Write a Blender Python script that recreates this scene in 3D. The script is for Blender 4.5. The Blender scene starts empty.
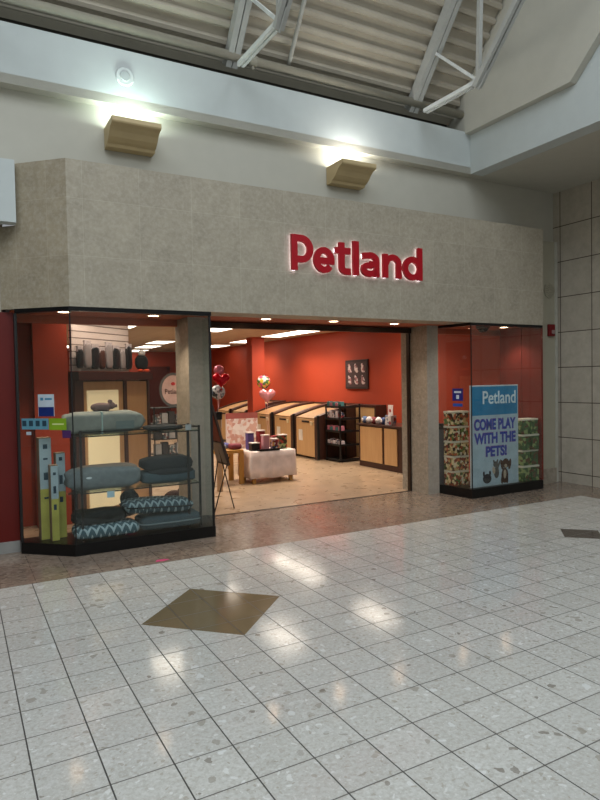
import bpy, bmesh, math, random
from mathutils import Vector, Matrix, noise
random.seed(7)
SC = bpy.context.scene
COL = SC.collection
PI = math.pi

# ------------------------------------------------------------------ camera
def make_camera():
    yaw, pitch, roll = .5062, -.0312, -.0178
    fw = Vector((math.sin(yaw)*math.cos(pitch), math.cos(yaw)*math.cos(pitch), math.sin(pitch)))
    r0 = Vector((math.cos(yaw), -math.sin(yaw), 0)); u0 = r0.cross(fw)
    r = r0*math.cos(roll)+u0*math.sin(roll); u = -r0*math.sin(roll)+u0*math.cos(roll)
    cd = bpy.data.cameras.new('camera'); c = bpy.data.objects.new('camera', cd); COL.objects.link(c)
    cd.sensor_fit = 'VERTICAL'; cd.sensor_height = 36; cd.lens = 620.87/800*36
    cd.clip_start = .05; cd.clip_end = 200
    m = Matrix((r, u, -fw)).transposed().to_4x4(); m.translation = (0, 0, 1.8227)
    c.matrix_world = m
    SC.camera = c
make_camera()

# ------------------------------------------------------------------ world, daylight, exposure
w = bpy.data.worlds.new('overcast_sky'); SC.world = w; w.use_nodes = True
bg = w.node_tree.nodes['Background']
bg.inputs[0].default_value = (.90, .94, 1.0, 1); bg.inputs[1].default_value = .29

def area(name, loc, rot, sx, sy, power, col, spread=180):
    l = bpy.data.lights.new(name, 'AREA'); l.shape = 'RECTANGLE'; l.size = sx; l.size_y = sy
    l.energy = power; l.color = col; l.spread = math.radians(spread)
    o = bpy.data.objects.new(name, l); COL.objects.link(o); o.location = loc; o.rotation_euler = rot
    return o
area('skylight_daylight', (.3, -1.5, 9.6), (0, 0, 0), 11, 10, 1080, (.86, .94, 1.0))
area('concourse_daylight', (-3.5, -8.5, 6.5), (math.radians(62), 0, math.radians(-14)), 9, 3, 120, (.9, .95, 1.0))

SC.view_settings.view_transform = 'Standard'
SC.view_settings.look = 'None'
SC.view_settings.exposure = 0.13
SC.view_settings.gamma = 1
SC.view_settings.use_curve_mapping = False
SC.render.film_transparent = False

# ------------------------------------------------------------------ materials
def srgb(h):
    h = h.lstrip('#'); v = [int(h[i:i+2], 16)/255 for i in (0, 2, 4)]
    return tuple((c/12.92 if c <= .04045 else ((c+.055)/1.055)**2.4) for c in v)+(1,)

class N:
    """tiny node-tree helper"""
    def __init__(s, name):
        s.m = bpy.data.materials.new(name); s.m.use_nodes = True
        s.t = s.m.node_tree; s.b = s.t.nodes['Principled BSDF']; s.out = s.t.nodes['Material Output']
    def n(s, typ, **kw):
        nd = s.t.nodes.new(typ)
        for k, v in kw.items():
            if k.startswith('i_'): nd.inputs[k[2:]].default_value = v
            else: setattr(nd, k, v)
        return nd
    def l(s, a, b): s.t.links.new(a, b)
    def math(s, op, a, b=None, c=None):
        nd = s.n('ShaderNodeMath', operation=op)
        for i, v in enumerate((a, b, c)):
            if v is None: continue
            if isinstance(v, (int, float)): nd.inputs[i].default_value = v
            else: s.l(v, nd.inputs[i])
        return nd.outputs[0]
    def mix(s, f, a, b, blend='MIX'):
        nd = s.n('ShaderNodeMix', data_type='RGBA', blend_type=blend)
        for i, v in ((0, f), (6, a), (7, b)):
            if isinstance(v, (int, float, tuple)): nd.inputs[i].default_value = v
            else: s.l(v, nd.inputs[i])
        return nd.outputs[2]
    def ramp(s, f, stops, interp='LINEAR'):
        nd = s.n('ShaderNodeValToRGB'); nd.color_ramp.interpolation = interp
        e = nd.color_ramp.elements
        while len(e) < len(stops): e.new(.5)
        for i, (p, c) in enumerate(stops): e[i].position = p; e[i].color = c
        s.l(f, nd.inputs[0]); return nd.outputs[0]
    def obj(s): return s.n('ShaderNodeTexCoord').outputs['Object']
    def pos(s): return s.n('ShaderNodeNewGeometry').outputs['Position']
    def noise(s, vec, scale, detail=3, rough=.5):
        nd = s.n('ShaderNodeTexNoise'); nd.inputs['Scale'].default_value = scale
        nd.inputs['Detail'].default_value = detail; nd.inputs['Roughness'].default_value = rough
        s.l(vec, nd.inputs['Vector']); return nd.outputs[0]
    def bump(s, h, strength=.3, dist=.01):
        nd = s.n('ShaderNodeBump'); nd.inputs['Strength'].default_value = strength
        nd.inputs['Distance'].default_value = dist; s.l(h, nd.inputs['Height']); s.l(nd.outputs[0], s.b.inputs['Normal'])

CACHE = {}
def plain(name, hexc, rough=.6, metal=0, var=.12, scale=6, spec=.4, emit=None, bump=0):
    """a painted / plastic / fabric surface with slight procedural variation"""
    if name in CACHE: return CACHE[name]
    g = N(name); c = srgb(hexc)
    nz = g.noise(g.obj(), scale, 4)
    lo = tuple(x*(1-var) for x in c[:3])+(1,); hi = tuple(min(1, x*(1+var)) for x in c[:3])+(1,)
    g.l(g.ramp(nz, [(.3, lo), (.7, hi)]), g.b.inputs['Base Color'])
    g.b.inputs['Roughness'].default_value = rough; g.b.inputs['Metallic'].default_value = metal
    g.b.inputs['Specular IOR Level'].default_value = spec
    if bump: g.bump(g.noise(g.obj(), scale*14, 2), bump, .004)
    if emit:
        g.b.inputs['Emission Color'].default_value = srgb(emit[0]); g.b.inputs['Emission Strength'].default_value = emit[1]
    CACHE[name] = g.m; return g.m

TX, TY, TS = .8729*.3, .5184*.3, .3
def floor_mat():
    g = N('terrazzo_tile'); p = g.pos()
    sx = g.n('ShaderNodeSeparateXYZ'); g.l(p, sx.inputs[0])
    def line(v, off, wd):
        f = g.math('FRACT', g.math('DIVIDE', g.math('SUBTRACT', v, off-TS*20), TS))
        d = g.math('ABSOLUTE', g.math('SUBTRACT', f, .5))
        return g.math('GREATER_THAN', d, .5-wd/TS/2)
    jx = line(sx.outputs[0], TX, .0075); jy = line(sx.outputs[1], TY, .0075)
    # tile-to-tile tone
    def cell(v, off): return g.math('FLOOR', g.math('DIVIDE', g.math('SUBTRACT', v, off-TS*20), TS))
    cx = g.n('ShaderNodeCombineXYZ'); g.l(cell(sx.outputs[0], TX), cx.inputs[0]); g.l(cell(sx.outputs[1], TY), cx.inputs[1])
    wn = g.n('ShaderNodeTexWhiteNoise'); g.l(cx.outputs[0], wn.inputs[0])
    base = g.ramp(wn.outputs[0], [(0, srgb('#babab5')), (1, srgb('#c4c4bf'))])
    cl = g.noise(p, 7, 5, .6)
    base = g.mix(g.math('MULTIPLY', cl, .35), base, srgb('#a5a198'))
    base = g.mix(g.ramp(g.noise(p, 38, 4, .7), [(.42, (0, 0, 0, 1)), (.62, (.5, .5, .5, 1))]), base, srgb('#9d988d'))
    base = g.mix(g.ramp(g.noise(p, 55, 3, .6), [(.55, (0, 0, 0, 1)), (.68, (.5, .5, .5, 1))]), base, srgb('#d3d3cf'))
    # distort coordinates so chips are irregular, every tile different
    ns = g.n('ShaderNodeTexNoise'); ns.inputs['Scale'].default_value = 14; g.l(p, ns.inputs['Vector'])
    va = g.n('ShaderNodeVectorMath', operation='MULTIPLY_ADD'); g.l(ns.outputs[1], va.inputs[0]); va.inputs[1].default_value = (.09, .09, .0); 
    g.l(p, va.inputs[2])
    vb = g.n('ShaderNodeVectorMath', operation='MULTIPLY_ADD'); g.l(wn.outputs[1], vb.inputs[0]); vb.inputs[1].default_value = (3, 3, 0); g.l(va.outputs[0], vb.inputs[2])
    def chips(scale, thr, col, src, seed):
        v = g.n('ShaderNodeTexVoronoi'); v.inputs['Scale'].default_value = scale; v.inputs['Randomness'].default_value = 1
        o = g.n('ShaderNodeVectorMath', operation='ADD'); g.l(vb.outputs[0], o.inputs[0]); o.inputs[1].default_value = (seed, seed*1.7, 0)
        g.l(o.outputs[0], v.inputs['Vector'])
        se = g.n('ShaderNodeSeparateColor'); g.l(v.outputs['Color'], se.inputs[0])
        pick = g.math('GREATER_THAN', se.outputs[0], thr)
        size = g.math('MULTIPLY_ADD', se.outputs[1], .28, .12)
        ins = g.math('LESS_THAN', v.outputs['Distance'], size)
        return g.mix(g.math('MULTIPLY', g.math('MULTIPLY', pick, ins), g.math('MULTIPLY_ADD', se.outputs[2], .5, .2)), src, col)
    c = chips(34, .45, srgb('#9c968a'), base, 1.1)
    c = chips(26, .6, srgb('#d4d5d2'), c, 5.3)
    c = chips(13, .72, srgb('#918b80'), c, 9.7)
    c = chips(11, .8, srgb('#cfd1cf'), c, 13.1)
    c = chips(17, .94, srgb('#6f665a'), c, 17.9)
    # brown diamond inlays on the grid
    def diamond(x, y, r):
        a = g.math('ABSOLUTE', g.math('SUBTRACT', sx.outputs[0], x)); b = g.math('ABSOLUTE', g.math('SUBTRACT', sx.outputs[1], y))
        return g.math('LESS_THAN', g.math('ADD', a, b), r)
    c = g.mix(diamond(TX+5*TS, TY+15*TS, .59), c, g.mix(g.noise(p, 30, 3), srgb('#6a5d45'), srgb('#72654d')))
    c = g.mix(diamond(TX+20*TS, TY+15*TS, .29), c, srgb('#4a423c'))
    c = g.mix(jy, c, srgb('#5a5752')); c = g.mix(jx, c, srgb('#403e3b'))
    g.l(c, g.b.inputs['Base Color'])
    j = g.math('MAXIMUM', jx, jy)
    rr = g.math('MULTIPLY_ADD', g.noise(p, 3, 4), .10, .06)
    g.l(g.math('MAXIMUM', rr, g.math('MULTIPLY', j, .6)), g.b.inputs['Roughness'])
    g.b.inputs['Specular IOR Level'].default_value = .5
    g.bump(g.math('ADD', g.math('MULTIPLY', j, -1), g.math('MULTIPLY', g.noise(p, 2.5, 2), .6)), .12, .004)
    return g.m

def granite_mat():
    g = N('brown_granite_tile'); p = g.pos()
    br = g.n('ShaderNodeTexBrick'); br.offset = 0; br.squash = 1
    g.l(p, br.inputs['Vector'])
    for k, v in (('Scale', 1), ('Mortar Size', .0035), ('Brick Width', .3), ('Row Height', .3), ('Bias', 0)): br.inputs[k].default_value = v
    br.inputs['Color1'].default_value = srgb('#85766a'); br.inputs['Color2'].default_value = srgb('#7d6d5f'); br.inputs['Mortar'].default_value = srgb('#66584c')
    v = g.n('ShaderNodeTexVoronoi'); v.inputs['Scale'].default_value = 30; g.l(p, v.inputs['Vector'])
    se = g.n('ShaderNodeSeparateColor'); g.l(v.outputs['Color'], se.inputs[0])
    c = g.mix(g.math('MULTIPLY', g.math('GREATER_THAN', se.outputs[0], .72), .4), br.outputs[0], srgb('#9c8d7e'))
    c = g.mix(g.math('MULTIPLY', g.math('GREATER_THAN', se.outputs[1], .78), .45), c, srgb('#5c4d41'))
    g.l(c, g.b.inputs['Base Color'])
    g.l(g.math('MULTIPLY_ADD', g.noise(p, 5, 3), .15, .12), g.b.inputs['Roughness'])
    g.bump(g.noise(p, 2.5, 2), .06, .004)
    return g.m

def store_floor_mat():
    g = N('tan_stone_tile'); p = g.pos()
    sx = g.n('ShaderNodeSeparateXYZ'); g.l(p, sx.inputs[0])
    c = g.ramp(g.noise(p, 3.2, 4, .6), [(.3, srgb('#8c755e')), (.7, srgb('#ab937a'))])
    def ln(v, wd): return g.math('LESS_THAN', g.math('FRACT', g.math('DIVIDE', g.math('ADD', v, 40), .6)), wd)
    u = g.math('ADD', sx.outputs[0], sx.outputs[1]); v = g.math('SUBTRACT', sx.outputs[0], sx.outputs[1])
    j = g.math('MAXIMUM', ln(u, .016), ln(v, .016))
    c = g.mix(g.math('MULTIPLY', j, .7), c, srgb('#8a745c'))
    g.l(c, g.b.inputs['Base Color']); g.l(g.math('MULTIPLY_ADD', g.noise(p, 6, 3), .2, .2), g.b.inputs['Roughness'])
    return g.m

def stone_panel_mat(name, c1, c2, seam, bw, bh, ox, oy, axis, mort=.006, dark=False, rough=.55, offset=0):
    """tiled stone on a vertical face; axis picks which horizontal coordinate runs along it"""
    g = N(name); p = g.pos()
    s = g.n('ShaderNodeSeparateXYZ'); g.l(p, s.inputs[0])
    cb = g.n('ShaderNodeCombineXYZ')
    h = s.outputs[0] if axis == 'x' else s.outputs[1] if axis == 'y' else g.math('ADD', g.math('MULTIPLY', s.outputs[0], .72), g.math('MULTIPLY', s.outputs[1], -.69))
    g.l(g.math('ADD', h, ox), cb.inputs[0]); g.l(g.math('ADD', s.outputs[2], oy), cb.inputs[1])
    br = g.n('ShaderNodeTexBrick'); br.offset = offset; g.l(cb.outputs[0], br.inputs['Vector'])
    for k, v in (('Scale', 1), ('Mortar Size', mort/2), ('Mortar Smooth', .3), ('Brick Width', bw), ('Row Height', bh), ('Bias', 0)): br.inputs[k].default_value = v
    br.inputs['Color1'].default_value = srgb(c1); br.inputs['Color2'].default_value = srgb(c2); br.inputs['Mortar'].default_value = srgb(seam)
    n1 = g.noise(p, 4.5, 8, .7); n2 = g.noise(p, 22, 6, .7)
    c = g.mix(g.math('MULTIPLY', g.math('SUBTRACT', n1, .38), 2.0), br.outputs[0], g.mix(.5, srgb(c1), srgb(seam) if dark else srgb('#4f4a40')))
    c = g.mix(g.ramp(n2, [(.42, (0, 0, 0, 1)), (.68, (.6, .6, .6, 1))]), c, srgb('#b3aa9a'))
    c = g.mix(g.math('MULTIPLY', br.outputs['Fac'], .3 if not dark else .95), c, srgb(seam))
    g.l(c, g.b.inputs['Base Color']); g.b.inputs['Roughness'].default_value = rough
    g.b.inputs['Specular IOR Level'].default_value = .3
    g.bump(g.math('ADD', g.math('MULTIPLY', br.outputs['Fac'], -1), g.math('MULTIPLY', n2, .25)), .35, .003)
    return g.m

def glass_mat(name, tint, ior=1.5):
    g = N(name)
    tr = g.n('ShaderNodeBsdfTransparent'); tr.inputs[0].default_value = tint
    gl = g.n('ShaderNodeBsdfGlossy'); gl.inputs['Roughness'].default_value = .01; gl.inputs[0].default_value = (.9, .95, .93, 1)
    fr = g.n('ShaderNodeFresnel'); bf = g.n('ShaderNodeNewGeometry').outputs['Backfacing']
    g.l(g.math('MULTIPLY_ADD', bf, 1/ior-ior, ior), fr.inputs[0])
    mx = g.n('ShaderNodeMixShader'); g.l(fr.outputs[0], mx.inputs[0]); g.l(tr.outputs[0], mx.inputs[1]); g.l(gl.outputs[0], mx.inputs[2])
    g.l(mx.outputs[0], g.out.inputs[0]); return g.m

def emit_mat(name, hexc, strength):
    g = N(name); e = g.n('ShaderNodeEmission'); e.inputs[0].default_value = srgb(hexc); e.inputs[1].default_value = strength
    g.l(e.outputs[0], g.out.inputs[0]); return g.m

def print_mat(name, cols, scale=30, rough=.4):
    """colourful printed packaging"""
    if name in CACHE: return CACHE[name]
    g = N(name); v = g.n('ShaderNodeTexVoronoi'); v.inputs['Scale'].default_value = scale; oi = g.n('ShaderNodeObjectInfo').outputs['Random']; va = g.n('ShaderNodeVectorMath', operation='ADD'); g.l(g.obj(), va.inputs[0]); g.l(g.math('MULTIPLY', oi, 20), va.inputs[1]); g.l(va.outputs[0], v.inputs['Vector'])
    se = g.n('ShaderNodeSeparateColor'); g.l(v.outputs['Color'], se.inputs[0])
    k = len(cols)
    g.l(g.ramp(se.outputs[0], [(i/k, srgb(c)) for i, c in enumerate(cols)], 'CONSTANT'), g.b.inputs['Base Color'])
    g.b.inputs['Roughness'].default_value = rough
    CACHE[name] = g.m; return g.m

def zigzag_mat(name, dark, light, freq=16):
    g = N(name); s = g.n('ShaderNodeSeparateXYZ'); g.l(g.obj(), s.inputs[0])
    zz = g.math('PINGPONG', g.math('MULTIPLY', s.outputs[0], freq), .5)
    y = g.math('ADD', g.math('MULTIPLY', s.outputs[1], freq*.62), g.math('MULTIPLY', zz, 1.4))
    y = g.math('ADD', y, g.math('MULTIPLY', s.outputs[2], 6))
    f = g.math('FRACT', y)
    g.l(g.mix(g.math('GREATER_THAN', f, .6), srgb(dark), srgb(light)), g.b.inputs['Base Color'])
    g.b.inputs['Roughness'].default_value = .9; g.bump(g.noise(g.obj(), 160, 2), .3, .004)
    return g.m

def slat_mat():
    g = N('slatwall_panel'); s = g.n('ShaderNodeSeparateXYZ'); g.l(g.obj(), s.inputs[0])
    f = g.math('FRACT', g.math('DIVIDE', s.outputs[2], .09))
    gr = g.math('LESS_THAN', f, .16)
    g.l(g.mix(gr, srgb('#d0c1ba'), srgb('#7d6d68')), g.b.inputs['Base Color']); g.b.inputs['Roughness'].default_value = .5
    g.bump(g.math('MULTIPLY', gr, -1), .8, .01)
    return g.m

def ceil_tile_mat():
    g = N('ceiling_tile'); p = g.pos()
    br = g.n('ShaderNodeTexBrick'); br.offset = 0; g.l(p, br.inputs['Vector'])
    for k, v in (('Scale', 1), ('Mortar Size', .012), ('Brick Width', .6), ('Row Height', 1.2), ('Bias', 0)): br.inputs[k].default_value = v
    br.inputs['Color1'].default_value = srgb('#b8a896'); br.inputs['Color2'].default_value = srgb('#b3a391'); br.inputs['Mortar'].default_value = srgb('#a09080')
    g.l(g.mix(g.math('MULTIPLY', g.noise(p, 60, 2), .15), br.outputs[0], srgb('#94806c')), g.b.inputs['Base Color'])
    g.b.inputs['Roughness'].default_value = .9
    return g.m

def wood_mat(name, c1, c2, sc=1):
    g = N(name); mp = g.n('ShaderNodeMapping'); mp.inputs['Scale'].default_value = (14*sc, 14*sc, 1.5*sc); g.l(g.obj(), mp.inputs[0])
    nz = g.noise(mp.outputs[0], 2.5, 5, .6)
    g.l(g.ramp(nz, [(.3, srgb(c1)), (.7, srgb(c2))]), g.b.inputs['Base Color']); g.b.inputs['Roughness'].default_value = .45
    return g.m

M = dict(
    tile=floor_mat(), granite=granite_mat(), sfloor=store_floor_mat(),
    fascia=stone_panel_mat('grey_stone_veneer', '#a39a88', '#9c9382', '#b3ab99', .6, .6, .57, .42, 'x'),
    fascia45=stone_panel_mat('grey_stone_veneer_corner', '#a2967f', '#9a8e78', '#b0a48f', .38, .6, .03, .42, 'd'),
    blocks=stone_panel_mat('beige_stone_blocks', '#c2b9a9', '#b8af9f', '#4a4036', .6, .6, 0.04, .43, 'y', .016, True, .35),
    pier=stone_panel_mat('tan_stone_pier', '#93897a', '#8d8374', '#a0968a', .3, .3, 0, 0, 'y', .003),
    white=plain('white_wall_paint', '#b9bfbd', .85, var=.02), cream=plain('cream_wall_paint', '#b4b1a5', .85, var=.02),
    red=plain('red_orange_wall_paint', '#9c361a', .62, var=.05, scale=1.5), redmall=plain('deep_red_panel', '#5e0e07', .4, var=.05),
    redcol=plain('red_column_paint', '#9c361d', .62, var=.05, scale=1.5),
    soffit=plain('rust_soffit_paint', '#a4563e', .7, var=.04), black=plain('black_enamel', '#0d0d0e', .3, var=.1), blackm=plain('matt_black_metal', '#141313', .5, var=.1),
    bronze=plain('dark_bronze_metal', '#3a3029', .35, .7), steel=plain('painted_grey_steel', '#a9a9a4', .5, .1, var=.06), deck=plain('beige_steel_deck', '#a8a091', .6, .05, var=.07, scale=3),
    pipe=plain('grey_pipe_paint', '#8f8a7c', .5, var=.05), base=plain('grey_baseboard_stone', '#8b8a86', .4, var=.1), sconce=plain('tan_metal_sconce', '#b8a37b', .5, .1, var=.04),
    glass=glass_mat('storefront_glass', (.94, .955, .95, 1)), shelfglass=glass_mat('green_edge_shelf_glass', (.86, .93, .90, 1)),
    stile=ceil_tile_mat(), slat=slat_mat(),
    walnut=wood_mat('dark_walnut', '#2e1710', '#432319'), maple=wood_mat('light_maple_laminate', '#b68d5f', '#c19a6c', .5), pine=wood_mat('yellow_pine', '#a9762f', '#c28f45'),
    creamp=plain('cream_panel_added_glow', '#e6d6aa', .5, var=.03, emit=('#ffe9b8', .28)),  # glow added to brighten the cabinet insets, no lamp behind them
    letter=plain('crimson_letter_face', '#a5101f', .35, var=.03), halo=emit_mat('white_halo_lamp', '#fff0ff', 5.0),
    troffer=emit_mat('fluorescent_diffuser', '#ffeeda', 5.0), dl=emit_mat('warm_downlight_lens', '#ffd3a8', 20.0), uplamp=emit_mat('uplight_lamp', '#f0fff4', 30),
)
def P(name, hexc, **k): return plain(name, hexc, **k)

# ------------------------------------------------------------------ mesh builder
class B:
    def __init__(s): s.b = bmesh.new(); s.mi = 0
    def _tag(s, f0):
        s.b.faces.ensure_lookup_table()
        for f in s.b.faces[f0:]: f.material_index = s.mi
    def box(s, x0, x1, y0, y1, z0, z1, bev=0, m=None):
        f0 = len(s.b.faces)
        r = bmesh.ops.create_cube(s.b, size=1)
        mt = Matrix.Translation(((x0+x1)/2, (y0+y1)/2, (z0+z1)/2)) @ Matrix.Diagonal((abs(x1-x0), abs(y1-y0), abs(z1-z0), 1))
        if m: mt = m @ mt
        bmesh.ops.transform(s.b, matrix=mt, verts=r['verts'])
        if bev:
            es = list({e for v in r['verts'] for e in v.link_edges})
            bmesh.ops.bevel(s.b, geom=es, offset=bev, segments=2, affect='EDGES', profile=.5)
        s._tag(f0) if not bev else [setattr(f, 'material_index', s.mi) for f in s.b.faces[f0:]] if False else s._tag(f0)
        return s
    def tube(s, p0, p1, r, r2=None, seg=12, caps=True):
        f0 = len(s.b.faces); p0 = Vector(p0); p1 = Vector(p1); d = p1-p0
        q = d.to_track_quat('Z', 'Y').to_matrix().to_4x4()
        bmesh.ops.create_cone(s.b, cap_ends=caps, segments=seg, radius1=r, radius2=r if r2 is None else r2, depth=d.length,
                              matrix=Matrix.Translation((p0+p1)/2) @ q)
        s._tag(f0); return s
    def bar(s, p0, p1, wd, th, up=(1, 0, 0)):
        """rectangular bar from p0 to p1, wd along `up`-side, th across"""
        f0 = len(s.b.faces); p0 = Vector(p0); p1 = Vector(p1); d = (p1-p0); z = d.normalized()
        x = Vector(up); x = (x-z*x.dot(z)).normalized(); y = z.cross(x)
        m = Matrix((x, y, z)).transposed().to_4x4(); m.translation = (p0+p1)/2
        bmesh.ops.create_cube(s.b, size=1, matrix=m @ Matrix.Diagonal((wd, th, d.length, 1)))
        s._tag(f0); return s
    def prism(s, poly, a0, a1, axis='z'):
        """poly of 2-D points extruded along axis (z: xy poly, x: yz poly, y: xz poly)"""
        f0 = len(s.b.faces)
        def P3(p, a): return {'z': (p[0], p[1], a), 'x': (a, p[0], p[1]), 'y': (p[0], a, p[1])}[axis]
        v0 = [s.b.verts.new(P3(p, a0)) for p in poly]; v1 = [s.b.verts.new(P3(p, a1)) for p in poly]
        n = len(poly); fs = [s.b.faces.new(v0), s.b.faces.new(list(reversed(v1)))]
        for i in range(n): fs.append(s.b.faces.new((v0[i], v1[i], v1[(i+1) % n], v0[(i+1) % n])))
        bmesh.ops.recalc_face_normals(s.b, faces=fs)
        s._tag(f0); return s
    def ell(s, c, r, e1=1, e2=1, nu=28, nv=14, wr=0, seed=0, tilt=None):
        """superellipsoid (e<1 boxy) with optional wrinkles"""
        f0 = len(s.b.faces)
        def sp(v, e): return math.copysign(abs(v)**e, v)
        rows = []
        for j in range(nv+1):
            ph = -PI/2+PI*j/nv; row = []
            for i in range(nu):
                th = 2*PI*i/nu
                x = sp(math.cos(ph), e1)*sp(math.cos(th), e2); y = sp(math.cos(ph), e1)*sp(math.sin(th), e2); z = sp(math.sin(ph), e1)
                k = 1
                if wr: k += wr*noise.noise(Vector((x*2.3+seed, y*2.3, z*2+seed*.7)))
                v = Vector((x*r[0]*k, y*r[1]*k, z*r[2]*(k if wr else 1)))
                if tilt: v = tilt @ v
                row.append(v+Vector(c))
                if j in (0, nv): break
            rows.append([s.b.verts.new(v) for v in row])
        for j in range(nv):
            a, c2 = rows[j], rows[j+1]
            for i in range(nu):
                i2 = (i+1) % nu
                if len(a) == 1: s.b.faces.new((a[0], c2[i2], c2[i]))
                elif len(c2) == 1: s.b.faces.new((a[i], a[i2], c2[0]))
                else: s.b.faces.new((a[i], a[i2], c2[i2], c2[i]))
        s._tag(f0); return s
    def lathe(s, prof, c=(0, 0, 0), seg=20):
        f0 = len(s.b.faces); rings = []
        for r, z in prof:
            rings.append([s.b.verts.new((c[0]+r*math.cos(2*PI*i/seg), c[1]+r*math.sin(2*PI*i/seg), c[2]+z)) for i in range(seg)])
        for a, b2 in zip(rings, rings[1:]):
            for i in range(seg): s.b.faces.new((a[i], a[(i+1) % seg], b2[(i+1) % seg], b2[i]))
        s.b.faces.new(list(reversed(rings[0]))); s.b.faces.new(rings[-1])
        s._tag(f0); return s
    def loop_tube(s, pts, r, closed=False, seg=8):
        n = len(pts)
        for i in range(n if closed else n-1): s.tube(pts[i], pts[(i+1) % n], r, seg=seg)
        return s

def obj(name, b, mat, parent=None, smooth=False, loc=None):
    me = bpy.data.meshes.new(name); b.b.to_mesh(me); b.b.free()
    for m_ in (mat if isinstance(mat, (list, tuple)) else [mat]): me.materials.append(m_)
    if smooth:
        for p in me.polygons: p.use_smooth = True
    o = bpy.data.objects.new(name, me); COL.objects.link(o)
    if parent: o.parent = parent
    if loc: o.location = loc
    return o
def tag(o, label, cat, group=None):
    o['label'] = label; o['category'] = cat
    if group: o['group'] = group
    return o
def thing(name, label, cat, loc=(0, 0, 0), rz=0, group=None):
    o = bpy.data.objects.new(name, None); COL.objects.link(o); o.empty_display_size = .1
    o.location = loc; o.rotation_euler = (0, 0, rz)
    return tag(o, label, cat, group)
def struct(name, b, mat, parent=None, smooth=False):
    o = obj(name, b, mat, parent, smooth)
    if not parent: o['kind'] = 'structure'
    return o
def tree_copy(o, loc=None, rz=None, label=None, parent=None):
    c = o.copy(); COL.objects.link(c)
    if parent: c.parent = parent
    if loc is not None: c.location = loc
    if rz is not None: c.rotation_euler = (0, 0, rz)
    if label: c['label'] = label
    for ch in list(o.children): tree_copy(ch, parent=c)
    return c
def text_mesh(txt, depth, offset=0.0, bold=True):
    """one string as mesh, standing in the xz plane, extruded along y; fitted later"""
    cu = bpy.data.curves.new('t', 'FONT'); cu.body = txt; cu.extrude = depth/2; cu.offset = offset; cu.size = 1
    cu.resolution_u = 6
    o = bpy.data.objects.new('t', cu); COL.objects.link(o)
    bpy.context.view_layer.update()
    dg = bpy.context.evaluated_depsgraph_get()
    me = bpy.data.meshes.new_from_object(o.evaluated_get(dg)); bpy.data.objects.remove(o); 
    return me
def fit_text(name, txt, x0, x1, z0, z1, y, depth, mat, parent=None, offset=0.0, m=None):
    """text fitted into x0..x1, z0..z1, front face at y, body going back by depth"""
    me = text_mesh(txt, 1, offset); me.name = name
    xs = [v.co.x for v in me.vertices]; ys = [v.co.y for v in me.vertices]; zs = [v.co.z for v in me.vertices]
    ax, bx, ay, by, az, bz = min(xs), max(xs), min(ys), max(ys), min(zs), max(zs)
    for v in me.vertices:
        c = v.co
        co = Vector((x0+(c.x-ax)/(bx-ax)*(x1-x0), y+(1-(c.z-az)/(bz-az))*depth, z0+(c.y-ay)/(by-ay)*(z1-z0)))
        v.co = m @ co if m else co
    me.materials.clear(); me.materials.append(mat)
    o = bpy.data.objects.new(name, me); COL.objects.link(o)
    if parent: o.parent = parent
    return o

# ================================================================== THE SETTING
ZC, ZS, ZH = 4.96, 3.05, 2.645           # mall soffit, shop ceiling, shop-front head
YF, YB, YT = 6.87, 7.30, 7.92           # fascia face, wall above, threshold
XR = 9.1                                # right-hand stone wall
BY, BX = TY+20*TS, 8.26                 # edge of the light tiles

struct('floor', B().box(-12, BX, -14, BY, -.05, 0), M['tile'])
struct('floor_border', B().prism([(-12, BY), (BX, BY), (BX, -14), (XR, -14), (XR, YT), (-12, YT)], -.05, 0), M['granite'])
struct('floor_store', B().box(-6, XR, YT+.02, 24.2, -.05, .0015), M['sfloor'])
struct('trim_1', B().box(2.84, 6.43, YT-.02, YT+.03, -.045, .004), M['bronze'])
struct('wall_right', B().box(XR, XR+.2, -14, 7.5, 0, ZC+.3), M['blocks'])
struct('wall_back', B().box(-12, XR, YB, YB+.15, 4.1, ZC), M['cream'])
struct('ceiling_soffit', B().box(7.3, XR, -14, YB, ZC, ZC+.15).box(-12, 7.3, 7.16, YB, ZC, ZC+.1), M['cream'])
struct('wall_back_beam', B().box(-12, 7.049, 7.16, 7.6, ZC+.002, 5.585), M['white'])
# gabled right-hand bulkhead: a lower band and an upper wall stepping out over it
struct('wall_right_band', B().prism([(7.6, ZC+.002), (-14, ZC+.002), (-14, 9.3), (1.56, 9.3), (5.30, 5.55), (7.6, 5.55)], 7.05, 7.3, 'x'), M['white'])
struct('wall_right_upper', B().prism([(7.6, 5.553), (5.302, 5.553), (1.562, 9.3), (4.7, 9.3), (7.6, 5.8)], 6.94, 7.30, 'x'), M['cream'])
# fascia
def facade():
    b = B()
    pts = [(1.07, YF), (8.32, YF), (8.32, 7.295), (.61, 7.295)]
    b.prism(pts, ZH, 4.18)
    b.prism([(.61, 7.295), (.75, 7.295), (.75, 7.44), (.46, 7.44)], ZH, 3.53)
    for f in b.b.faces:
        if abs(f.normal.x) > .4 and abs(f.normal.y) > .4: f.material_index = 1
    return b
struct('wall_fascia', facade(), [M['fascia'], M['fascia45']])
struct('wall_left_bulkhead', B().box(-12, .61, 7.16, 7.298, 3.53, 4.18).box(-12, .605, 7.155, 7.165, 3.53, 3.555), M['white'])
struct('wall_left_stone', B().box(-12, .46, 7.45, 7.6, 2.62, 3.56), M['fascia'])
struct('wall_left', B().box(-12, .572, 7.45, 7.6, .12, 2.62), M['redmall'])
struct('baseboard_left', B().box(-12, .572, 7.42, 7.6, 0, .12), M['base'])
struct('wall_back_lower', B().box(-12, .5, 7.46, 7.6, 3.56, 4.1), M['cream'])
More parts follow.
